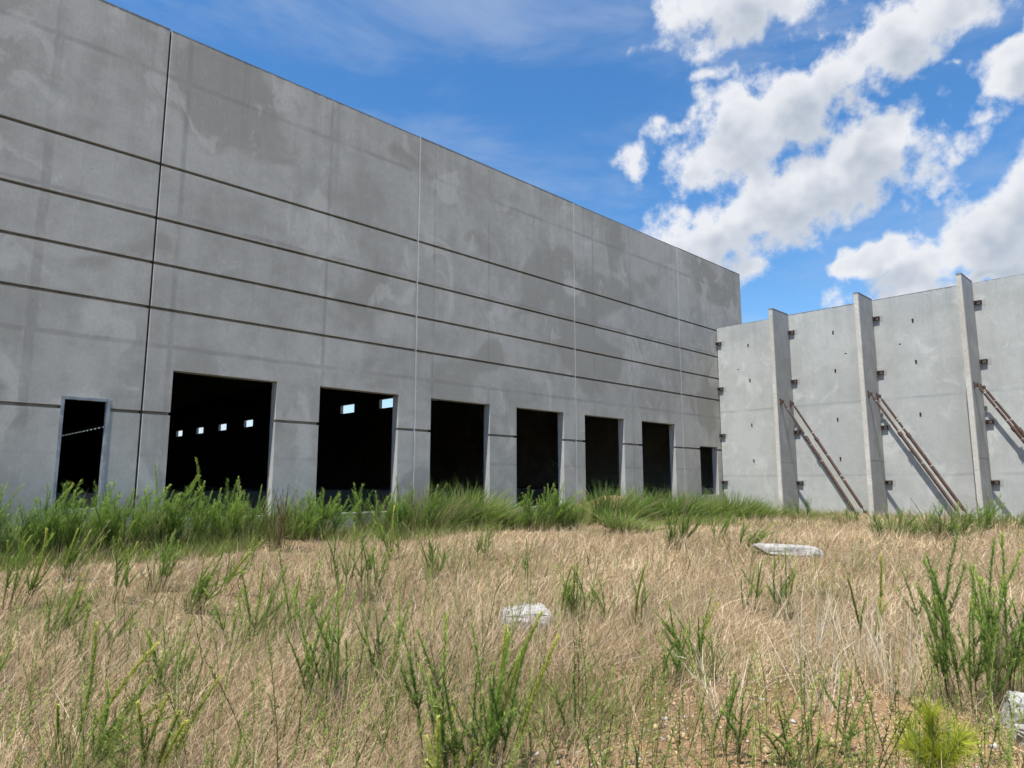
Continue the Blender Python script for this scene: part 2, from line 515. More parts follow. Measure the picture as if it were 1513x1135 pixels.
# ================================================================ the long building
D = 17.0
TOP = 12.74
TH = 0.30
GROOVES = (9.23, 7.88, 6.785, 5.71, 3.26)
SILL = 0.83
FLOOR = 1.44
building = empty('concrete_building', (12, D, 0), label='long grey concrete warehouse shell with grooved panels and six empty dock doors', cat='building')
def child(o, parent):
    o.parent = parent
    p = parent
    base = Vector((0, 0, 0))
    while p is not None:
        base += Vector(p.location)
        p = p.parent
    o.location = -base
    return o
DOORS = [(5.41, 7.98), (9.21, 11.80), (13.01, 15.50), (16.75, 19.23), (20.45, 22.96), (24.20, 26.74)]
JOINTS = [-10.37, -2.77, 4.80, 12.40, 19.93, 27.40, 33.55]
fmain = lambda u, w_, v: (u, D + w_, v)
for k, (xa, xb) in enumerate(zip(JOINTS, JOINTS[1:])):
    holes = [(a, b, SILL, 4.285) for a, b in DOORS if xa < a < xb]
    if xa < 3.3 < xb:
        holes.append((3.237, 4.146, 1.12, 3.48))
    if xa < 29 < xb:
        holes.append((28.81, 30.42, 1.12, 3.39))
    gap = 0.019
    me = panel_mesh('wall_panel', xa + gap, xb - gap, -0.6, TOP + (.0, .012, -.008, .006, -.012, .004)[k], TH, fmain, [M_WALL, M_JAMB], holes, (), GROOVES, gw=0.056, gd=0.14, gc=0.014, edge=0.012)
    pan = child(link('wall_panel', me), building)
    # joint filler
    if 0 < k:
        mb = MB()
        dark = k == 2
        mb.box((xa - .0185, D + (.06 if dark else .006), -.5), (xa + .0185, D + TH - .02, TOP - .03))
        s = mb.build('sealant', [M_DARK if dark else M_SEAL])
        child(s, pan)
    if xa < 3.3 < xb:                                  # steel frame of the personnel door
        mb = MB()
        x0, x1, z1 = 3.237, 4.146, 3.48
        for a, b in ((x0 - .012, x0 + .05), (x1 - .05, x1 + .012)):
            mb.box((a, D - .015, 1.13), (b, D + .14, z1 + .012))
        mb.box((x0 + .051, D - .014, z1 - .05), (x1 - .051, D + .139, z1 + .011))
        for a, b in ((x0 + .05, x0 + .065), (x1 - .065, x1 - .05)):
            mb.box((a, D + .05, 1.13), (b, D + .10, z1 - .051))
        child(mb.build('door_frame', [M_FRAME]), pan)
    # lift pockets and dowel ends stand out as small round patches
    for h in [h for h in holes if h[2] == SILL]:
        mb = MB()
        mb.box((h[0] + .01, D - .004, SILL - .02), (h[1] - .01, D + TH + .02, SILL + .015))
        child(mb.build('door_sill', [M_JAMB]), pan)

# inside
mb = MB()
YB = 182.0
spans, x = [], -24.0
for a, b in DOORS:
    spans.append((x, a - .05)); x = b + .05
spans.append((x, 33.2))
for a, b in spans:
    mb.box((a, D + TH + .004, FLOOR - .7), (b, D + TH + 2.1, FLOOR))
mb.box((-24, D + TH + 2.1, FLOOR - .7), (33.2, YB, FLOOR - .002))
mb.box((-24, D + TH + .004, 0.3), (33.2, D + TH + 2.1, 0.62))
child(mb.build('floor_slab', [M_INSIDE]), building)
mb = MB()
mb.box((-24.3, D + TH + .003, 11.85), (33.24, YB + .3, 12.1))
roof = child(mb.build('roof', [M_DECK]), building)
for y in np.arange(22, 60, 3.2):
    mb = MB()
    mb.box((-24, y, 11.1), (33.2, y + .1, 11.16)); mb.box((-24, y, 11.78), (33.2, y + .1, 11.84))
    for q in np.arange(-24, 33, 2.4):
        mb.tube((q, y + .05, 11.13), (q + 1.2, y + .05, 11.8), .02, 5)
        mb.tube((q + 1.2, y + .05, 11.8), (q + 2.4, y + .05, 11.13), .02, 5)
    j = child(mb.build('roof_joist', [M_DECK]), roof)
wins = [(y - 1.2, y + 1.2, 8.1, 8.9) for y in (42.8, 49.6, 56.1, 63.2, 70.4, 77.7, 85.2, 92.6, 100.2, 107.5)]
wins[0] = (42.4, 43.2, 8.15, 8.55)
wins += [(y, y + 2.1, 11.6, 11.80) for y in np.arange(136, 178, 2.8)]
me = panel_mesh('end_wall', D + TH + .002, YB, -.6, TOP - .004, TH, lambda u, w_, v: (33.54 - w_, u, v), [M_WALL, M_WALL], wins)
child(link('end_wall', me), building)
mb = MB(); mb.box((-24.3, YB, -.6), (33.2, YB + .3, TOP - .1)); child(mb.build('back_wall', [M_WALL]), building)
mb = MB(); mb.box((-24.6, D + TH + .002, -.6), (-24.3, YB, TOP - .1)); child(mb.build('side_wall', [M_WALL]), building)
mb = MB(); mb.box((-24.6, D, -.6), (-10.4, D + TH, TOP - .002)); child(mb.build('wall_panel', [M_WALL]), building)

# ================================================================ braced freestanding wall on the right
E = 30.79
RTOP = 9.36
wall = empty('propped_concrete_wall', (E, 8, 0), label='pale concrete panel wall with three buttresses standing at a right angle to the warehouse', cat='wall')
SEAMS = [16.985, 13.47, 9.84, 6.205, 2.57, -1.06, -4.7]
ROWS = (8.53, 6.24, 3.95, 1.69)
POCK = {0: 15.38, 1: 11.41, 2: 8.21, 3: 4.35}
rng = random.Random(4)
fright = lambda u, w_, v: (E + w_, u, v)
def bracket(parent, y, z, flip=False):
    """rusty angle clip: a leg on the panel, a leg on the buttress, a pale bolted washer"""
    mb = MB()
    zt = rng.uniform(-.02, .02)
    mb.box((E - .022, y - .25, z - .075 + zt), (E - .002, y - .002, z + .075 + zt), 0)
    mb.box((E - .17, y - .024, z - .073 + zt), (E - .022, y - .003, z + .073 + zt), 0)
    mb.box((E - .034, y - .19, z - .045 + zt), (E - .022, y - .09, z + .045 + zt), 1)
    mb.tube((E - .06, y - .14, z + zt), (E - .034, y - .14, z + zt), .022, 6, 0)
    mb.tube((E - .10, y - .05, z + zt), (E - .10, y - .024, z + zt), .022, 6, 0)
    for zz in (-.074, .057):                            # gusset lips
        mb.box((E - .09, y - .24, z + zz + zt), (E - .0225, y - .0245, z + zz + .016 + zt), 0)
    mb.box((E - .004, y - .36, z - .14), (E + .0 - .0015, y - .01, z + .11), 2)
    return child(mb.build('bracket', [M_BRK, M_PLATE, M_FIN]), parent)
FINS = []
for k, (yb, ya) in enumerate(zip(SEAMS, SEAMS[1:])):
    pockets = []
    if k in POCK and k != 3:
        for z in (8.23, 6.52, 4.38, 2.69):
            yc = POCK[k] + rng.uniform(-.03, .03)
            pockets.append((yc - .04, yc + .035, z - .10, z + .08))
        yc = POCK[k] + (.55 if k != 1 else -.5)
        pockets.append((yc - .04, yc + .04, 7.1 + .1 * k, 7.15 + .1 * k))
    me = panel_mesh('wall_panel', ya + .008, yb - .008, -.6, RTOP + rng.uniform(-.015, .015), .22, fright, [M_WALL2, M_EDGE], (), pockets, (), edge=.01)
    pan = child(link('wall_panel', me), wall)
    if k == 0:
        for z in ROWS:
            bracket(pan, 16.985, z)
    if k < 4:
        yf = ya - .15
        fm = lambda u, w_, v, yf=yf: (u, yf + w_, v)
        me = panel_mesh('buttress', E - 1.62, E - .022, -.6, RTOP + .05, .18, fm, [M_FIN, M_EDGE], (), (), (2.55,), gw=.012, gd=.02, gc=.006, edge=.02)
        fin = child(link('buttress', me), wall)
        FINS.append(yf)
        for z in ROWS:
            bracket(fin, yf, z)

# raking steel props
def brace(x, yf, label):
    ztop = 5.22
    yb = yf - 2.85
    zg = g(x, yb)
    root = empty('steel_brace', (x, yb, zg), label=label, cat='brace', group='raking steel braces propping the buttresses')
    a = Vector((x, yf - .10, ztop)); b = Vector((x, yb, zg + .12))
    d = (a - b).normalized(); L = (a - b).length
    mb = MB(); mb.tube(b + d * .22, b + d * (L * .66), .062, 14)
    child(mb.build('outer_tube', [M_RUST]), root)
    mb = MB(); mb.tube(b + d * (L * .65), a - d * .18, .046, 14)
    child(mb.build('inner_tube', [M_RUST]), root)
    mb = MB(); mb.tube(b + d * (L * .635), b + d * (L * .665), .078, 14); mb.tube(b + d * (L * .645) + Vector((-.12, 0, 0)), b + d * (L * .645) + Vector((.12, 0, 0)), .012, 8)
    child(mb.build('collar', [M_RUST]), root)
    mb = MB(); mb.tube(a - d * .25, a, .022, 8); mb.box((x - .07, yf - .018, ztop - .16), (x + .07, yf - .002, ztop + .13))
    for sx in (-.05, .038):
        mb.box((x + sx, yf - .15, ztop - .08), (x + sx + .012, yf - .018, ztop + .06))
    mb.tube((x - .075, yf - .10, ztop), (x + .075, yf - .10, ztop), .014, 8)
    child(mb.build('top_shoe', [M_RUST]), root)
    mb = MB(); mb.tube(b, b + d * .3, .022, 8); mb.box((x - .11, yb - .14, zg - .05), (x + .11, yb + .12, zg + .015))
    for sx in (-.05, .038):
        mb.box((x + sx, yb - .07, zg + .015), (x + sx + .012, yb + .07, zg + .18))
    child(mb.build('foot_shoe', [M_RUST]), root)
    rr = random.Random(int(x * 100 + yf * 10))
    for q in range(4):                                   # flakes of old white paint, wrapped round the tube
        t_ = rr.uniform(.25, .94)
        rad = .0635 if t_ < .66 else .0475
        c0 = b + d * (L * t_)
        mb = MB(); mb.tube(c0, c0 + d * rr.uniform(.02, .06), rad, 14)
        child(mb.build('paint_band', [M_PALE]), root)
ORD = ['first', 'second', 'third']
for k, yf in enumerate(FINS[:3]):
    brace(E - 1.32, yf, 'outer rusty steel prop on the %s buttress counted from the warehouse corner' % ORD[k])
    brace(E - .32, yf, 'inner rusty steel prop, nearest the wall, on the %s buttress from the warehouse corner' % ORD[k])

# ================================================================ broken concrete and pavement edge
def chunk(name, loc, size, seed, label, cat='stone', rot=0.0, tilt=(0, 0)):
    """broken lump: hull of random points, edges worn, faces roughened"""
    rr = random.Random(seed)
    bm = bmesh.new()
    for k in range(26):
        a = rr.uniform(0, 6.283)
        zz = rr.choice((-.5, .5, .42, .1))
        q = (1.0 if zz < .2 else .86) * rr.uniform(.88, 1.0)
        ex = .38
        cx = math.copysign(abs(math.cos(a)) ** ex, math.cos(a)); cy = math.copysign(abs(math.sin(a)) ** ex, math.sin(a))
        bm.verts.new((cx * q * size[0] * .5, cy * q * size[1] * .5, (zz + rr.uniform(-.05, .05)) * size[2]))
    res = bmesh.ops.convex_hull(bm, input=bm.verts)
    bmesh.ops.delete(bm, geom=[v for v in bm.verts if not v.link_faces], context='VERTS')
    bmesh.ops.subdivide_edges(bm, edges=bm.edges[:], cuts=2, use_grid_fill=True, smooth=.15)
    for v in bm.verts:
        v.co += Vector((rr.uniform(-1, 1), rr.uniform(-1, 1), rr.uniform(-1, 1))) * .012
    me = bpy.data.meshes.new(name); bm.to_mesh(me); bm.free()
    me.materials.append(M_ROCK)
    o = link(name, me, None, label, cat)
    o.location = loc; o.rotation_euler = (tilt[0], tilt[1], rot)
    return o
chunk('concrete_chunk', (5.75, 5.68, g(5.75, 5.68) + .07), (.62, .55, .22), 3, 'angular white concrete chunk half buried in dry grass at the centre', rot=R(-44), tilt=(.12, -.10))
chunk('concrete_slab', (14.1, 6.45, g(14.1, 6.45) + .09), (1.55, .6, .15), 5, 'long flat white concrete slab lying in dry grass before the first buttress', 'slab', rot=R(-66), tilt=(.03, .04))
chunk('concrete_chunk', (6.02, 1.14, g(6.02, 1.14) + .06), (.24, .24, .26), 8, 'whitish grey concrete lump under the large weed at the right edge', rot=R(20), tilt=(.2, .1))
chunk('concrete_chunk', (5.62, 1.0, g(5.62, 1.0) + .04), (.24, .18, .14), 9, 'small pale broken piece in front of the whitish lump at right edge', rot=R(60))
mb = MB()
bmv = []
nx = 14
rr = random.Random(2)
for i in range(nx + 1):
    x = 3.6 + i * .28
    e = .62 + .10 * x / 4 + rr.uniform(-.03, .03)
    bmv.append((x, e))
V, F = [], []
for x, e in bmv:
    zz = g(x, e) + .05
    V += [(x, -2.6, zz), (x, e, zz), (x, e + .03, zz - .03), (x, e + .03, zz - .3)]
for i in range(nx):
    for k in range(3):
        F.append([4 * i + k, 4 * (i + 1) + k, 4 * (i + 1) + k + 1, 4 * i + k + 1])
link('pavement', make_mesh('pavement', V, F, M_PAVE), kind='structure')

# ================================================================ vegetation
rs = np.random.RandomState(11)

def ribbons(base, direc, length, width, bend, col0, col1, segs=2):
    """tapering ribbons: arrays of base points, unit directions, lengths, bend vectors"""
    n = len(base)
    side = np.cross(direc, rs.normal(size=(n, 3)))
    side /= np.linalg.norm(side, axis=1)[:, None] + 1e-9
    rows = []
    for s in range(segs):
        t = s / segs
        p = base + direc * (length * t)[:, None] + bend * (length * t * t)[:, None]
        wd = (width * (1 - .55 * t))[:, None] * .5
        rows += [p - side * wd, p + side * wd]
    tip = base + direc * length[:, None] + bend * length[:, None]
    rows.append(tip)
    K = 2 * segs + 1
    verts = np.stack(rows, axis=1).reshape(-1, 3)
    cols = np.empty((n, K, 3))
    for s in range(segs):
        t = s / segs
        cols[:, 2 * s] = cols[:, 2 * s + 1] = col0 * (1 - t) + col1 * t
    cols[:, K - 1] = col1
    pat = []
    for s in range(segs - 1):
        a = 2 * s
        pat += [[a, a + 1, a + 3], [a, a + 3, a + 2]]
    a = 2 * (segs - 1)
    pat.append([a, a + 1, a + 2])
    tris = (np.arange(n)[:, None, None] * K + np.array(pat)[None]).reshape(-1, 3)
    return verts, tris, cols.reshape(-1, 3)
def joined(parts):
    V, T, C, o = [], [], [], 0
    for v, t, c_ in parts:
        V.append(v); T.append(t + o); C.append(c_); o += len(v)
    return np.concatenate(V), np.concatenate(T), np.concatenate(C)
def unit(v):
    return v / (np.linalg.norm(v, axis=-1, keepdims=True) + 1e-9)

# ---- one metre stems, feathery all the way up
def stem_mesh(seed, bushy, lower, upper, tipc, stemc, leafn=400, leafl=.060):
    global rs
    rs = np.random.RandomState(seed)
    paths = []
    amp = rs.uniform(.06, .42)
    ph = rs.uniform(0, 6.28)
    def path(p0, d0, L, curve, n=10):
        ts = np.linspace(0, 1, n)
        return p0 + d0 * (ts * L)[:, None] + curve * (ts ** 2 * L)[:, None]
    main = path(np.zeros(3), np.array([0, 0, 1.0]), 1.0, np.array([math.cos(ph), math.sin(ph), -.1]) * amp)
    paths.append((main, 1.0, .0060, .26))
    for k in range(bushy):
        t = rs.uniform(.18, .72)
        i = int(t * 9)
        p0 = main[i]
        a = rs.uniform(0, 6.28)
        d0 = unit(np.array([math.cos(a) * .55, math.sin(a) * .55, 1.0]))
        paths.append((path(p0, d0, rs.uniform(.22, .5) * (1.1 - .5 * t), np.array([0, 0, .15])), .5, .004, .05))
    parts = []
    for P, wt, rad, bare in paths:
        n = len(P)
        # tube, three sided
        V = []
        for i in range(n):
            rr_ = rad * (1 - .75 * i / (n - 1))
            for k in range(3):
                an = 2.094 * k
                V.append(P[i] + np.array([math.cos(an) * rr_, math.sin(an) * rr_, 0]))
        T = []
        for i in range(n - 1):
            for k in range(3):
                a, b = 3 * i + k, 3 * i + (k + 1) % 3
                T += [[a, b, b + 3], [a, b + 3, a + 3]]
        ti = np.repeat(np.linspace(0, 1, n), 3)[:, None]
        parts.append((np.array(V), np.array(T), np.array(stemc) * (1 - ti) + np.array(upper) * ti))
        # leaves
        seg = np.linalg.norm(P[-1] - P[0])
        m = int(leafn * seg * (1.0 if wt == 1 else 1.1))
        t = bare + (1 - bare) * rs.uniform(0, 1, m) ** .85
        fi = t * (n - 1)
        i0 = np.clip(fi.astype(int), 0, n - 2)
        fr = (fi - i0)[:, None]
        p = P[i0] * (1 - fr) + P[i0 + 1] * fr
        tan = unit(P[i0 + 1] - P[i0])
        a = rs.uniform(0, 6.283, m)
        out = np.stack([np.cos(a), np.sin(a), np.zeros(m)], 1)
        up = rs.uniform(1.1, 2.7, m)[:, None]
        dr = unit(out + tan * up)
        ln = leafl * rs.uniform(.5, 1.25, m) * (1.15 - .65 * t)
        mixt = np.clip(t + rs.uniform(-.25, .25, m), 0, 1)[:, None]
        cc = np.array(lower) * (1 - mixt) + np.array(upper) * mixt
        tipm = (np.clip((t - .86) / .14, 0, 1))[:, None]
        cc = cc * (1 - tipm) + np.array(tipc) * tipm
        cc = cc * rs.uniform(.75, 1.2, (m, 1))
        bend = out * .15 + np.array([0, 0, -.1])
        parts.append(ribbons(p, dr, ln, np.full(m, .0048) * rs.uniform(.7, 1.3, m), bend, cc, cc * 1.1, 2))
    return fast_mesh('stem', *joined(parts), M_LEAF)

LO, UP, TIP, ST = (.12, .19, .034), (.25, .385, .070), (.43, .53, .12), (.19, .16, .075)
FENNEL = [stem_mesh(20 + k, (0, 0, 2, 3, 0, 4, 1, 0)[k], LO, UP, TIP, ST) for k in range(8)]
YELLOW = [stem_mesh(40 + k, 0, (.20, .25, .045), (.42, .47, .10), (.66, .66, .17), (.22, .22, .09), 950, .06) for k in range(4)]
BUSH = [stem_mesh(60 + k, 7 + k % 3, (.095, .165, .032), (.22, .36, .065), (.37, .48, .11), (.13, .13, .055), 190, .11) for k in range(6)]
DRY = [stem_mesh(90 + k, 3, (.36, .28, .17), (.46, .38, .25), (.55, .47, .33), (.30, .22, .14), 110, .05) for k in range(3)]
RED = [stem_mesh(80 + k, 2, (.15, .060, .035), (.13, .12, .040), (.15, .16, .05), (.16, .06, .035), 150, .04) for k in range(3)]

def grass_clump(seed, n, pale=False):
    global rs
    rs = np.random.RandomState(seed)
    a = rs.uniform(0, 6.283, n); r = .42 * np.sqrt(rs.uniform(0, 1, n))
    base = np.stack([np.cos(a) * r, np.sin(a) * r, np.zeros(n)], 1)
    out = np.stack([np.cos(a), np.sin(a), np.zeros(n)], 1)
    d = unit(out * rs.uniform(.0, .38, (n, 1)) + np.array([0, 0, 1.0]) + rs.normal(size=(n, 3)) * .24)
    ln = rs.uniform(.25, 1.0, n) ** .8 * 1.1
    bend = out * rs.uniform(0, .35, (n, 1)) + np.array([.12, -.08, -.16]) * rs.uniform(.1, 1.8, (n, 1))
    mixv = rs.uniform(0, 1, (n, 1))
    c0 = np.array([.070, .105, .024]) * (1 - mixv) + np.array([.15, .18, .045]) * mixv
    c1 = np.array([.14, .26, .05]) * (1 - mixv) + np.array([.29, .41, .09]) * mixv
    dry = rs.uniform(0, 1, (n, 1)) < (.45 if pale else .10)
    c0 = np.where(dry, np.array([.24, .19, .10]), c0); c1 = np.where(dry, np.array([.38, .31, .19]), c1)
    return fast_mesh('grass_clump', *ribbons(base, d, ln, rs.uniform(.008, .017, n), bend, c0, c1, 4), M_LEAF)
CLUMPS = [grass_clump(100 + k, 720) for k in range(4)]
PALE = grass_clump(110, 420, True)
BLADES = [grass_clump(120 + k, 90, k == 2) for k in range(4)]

CAM_RIGHT = Vector((math.sin(R(45.8)), -math.cos(R(45.8)), 0))
def plant(kind, x, y, h, n, lean, label, idx):
    rr = random.Random(idx * 7 + 1)
    name = {'f': 'weed_plant', 'b': 'weed_bush', 'r': 'weed_plant'}[kind]
    root = empty(name, (x, y, g(x, y) - .01), label=label, cat='weed' if kind != 'b' else 'bush', group='green weeds in the dry grass' if kind != 'b' else 'green bushes along the wall foot')
    pool = {'f': FENNEL, 'b': BUSH, 'r': RED}[kind]
    if 'yellow' in label or 'pale' in label:
        pool = YELLOW
    h = max(h, .25) * 1.13
    spread = (.04 + .013 * n if kind != 'b' else .50)
    tilt = (.28 - .008 * n) if kind != 'b' else .30
    if n <= 3:
        tilt = .12
    if kind == 'b':
        n = int(n * 1.2)
        h *= 1.06
    else:
        n = int(n * 1.35) if n > 3 else n
    for k in range(n):
        pick = rr.random()
        src = pool
        if kind == 'b':
            src = DRY if pick < .10 else FENNEL if pick < .44 else BUSH
        elif kind == 'f' and pool is FENNEL and n > 3:
            src = DRY if pick < .07 else YELLOW if pick < .14 else FENNEL
        o = link('stem', src[rr.randrange(len(src))], root)
        a = rr.uniform(0, 6.283)
        rad = spread * math.sqrt(rr.random())
        o.location = (math.cos(a) * rad, math.sin(a) * rad, 0)
        s = h * (rr.uniform(.55, 1.02) if k else 1.0) if kind != 'b' else h * rr.uniform(.42, 1.0) ** .8 * (1.12 if k < 3 else .95)
        dirv = Vector((math.cos(a) * tilt * rr.uniform(.1, 1.2), math.sin(a) * tilt * rr.uniform(.1, 1.2), 1)) + CAM_RIGHT * lean * rr.uniform(.5, 1.1)
        s *= .95 / max(.75, dirv.normalized().z)
        o.rotation_mode = 'QUATERNION'
        o.rotation_quaternion = dirv.to_track_quat('Z', 'Y') @ Matrix.Rotation(rr.uniform(0, 6.28), 3, 'Z').to_quaternion()
        wd = min(1.15, max(.75, s)) if kind != 'b' else max(.8, s)
        o.scale = (wd, wd, s)
    if idx % 2 == 0 or kind == 'b':
        for q in range(2 if kind == 'b' else 1):
            o = link('blades', BLADES[(idx + q) % len(BLADES)], root)
            o.location = (rr.uniform(-.3, .3), rr.uniform(-.3, .3), 0) if kind == 'b' else (0, 0, 0)
            o.rotation_euler = (0, 0, rr.uniform(0, 6.28))
            w_ = .9 if kind == 'b' else .35
            o.scale = (w_, w_, h * (.85 if kind == 'b' else .6))
    return root

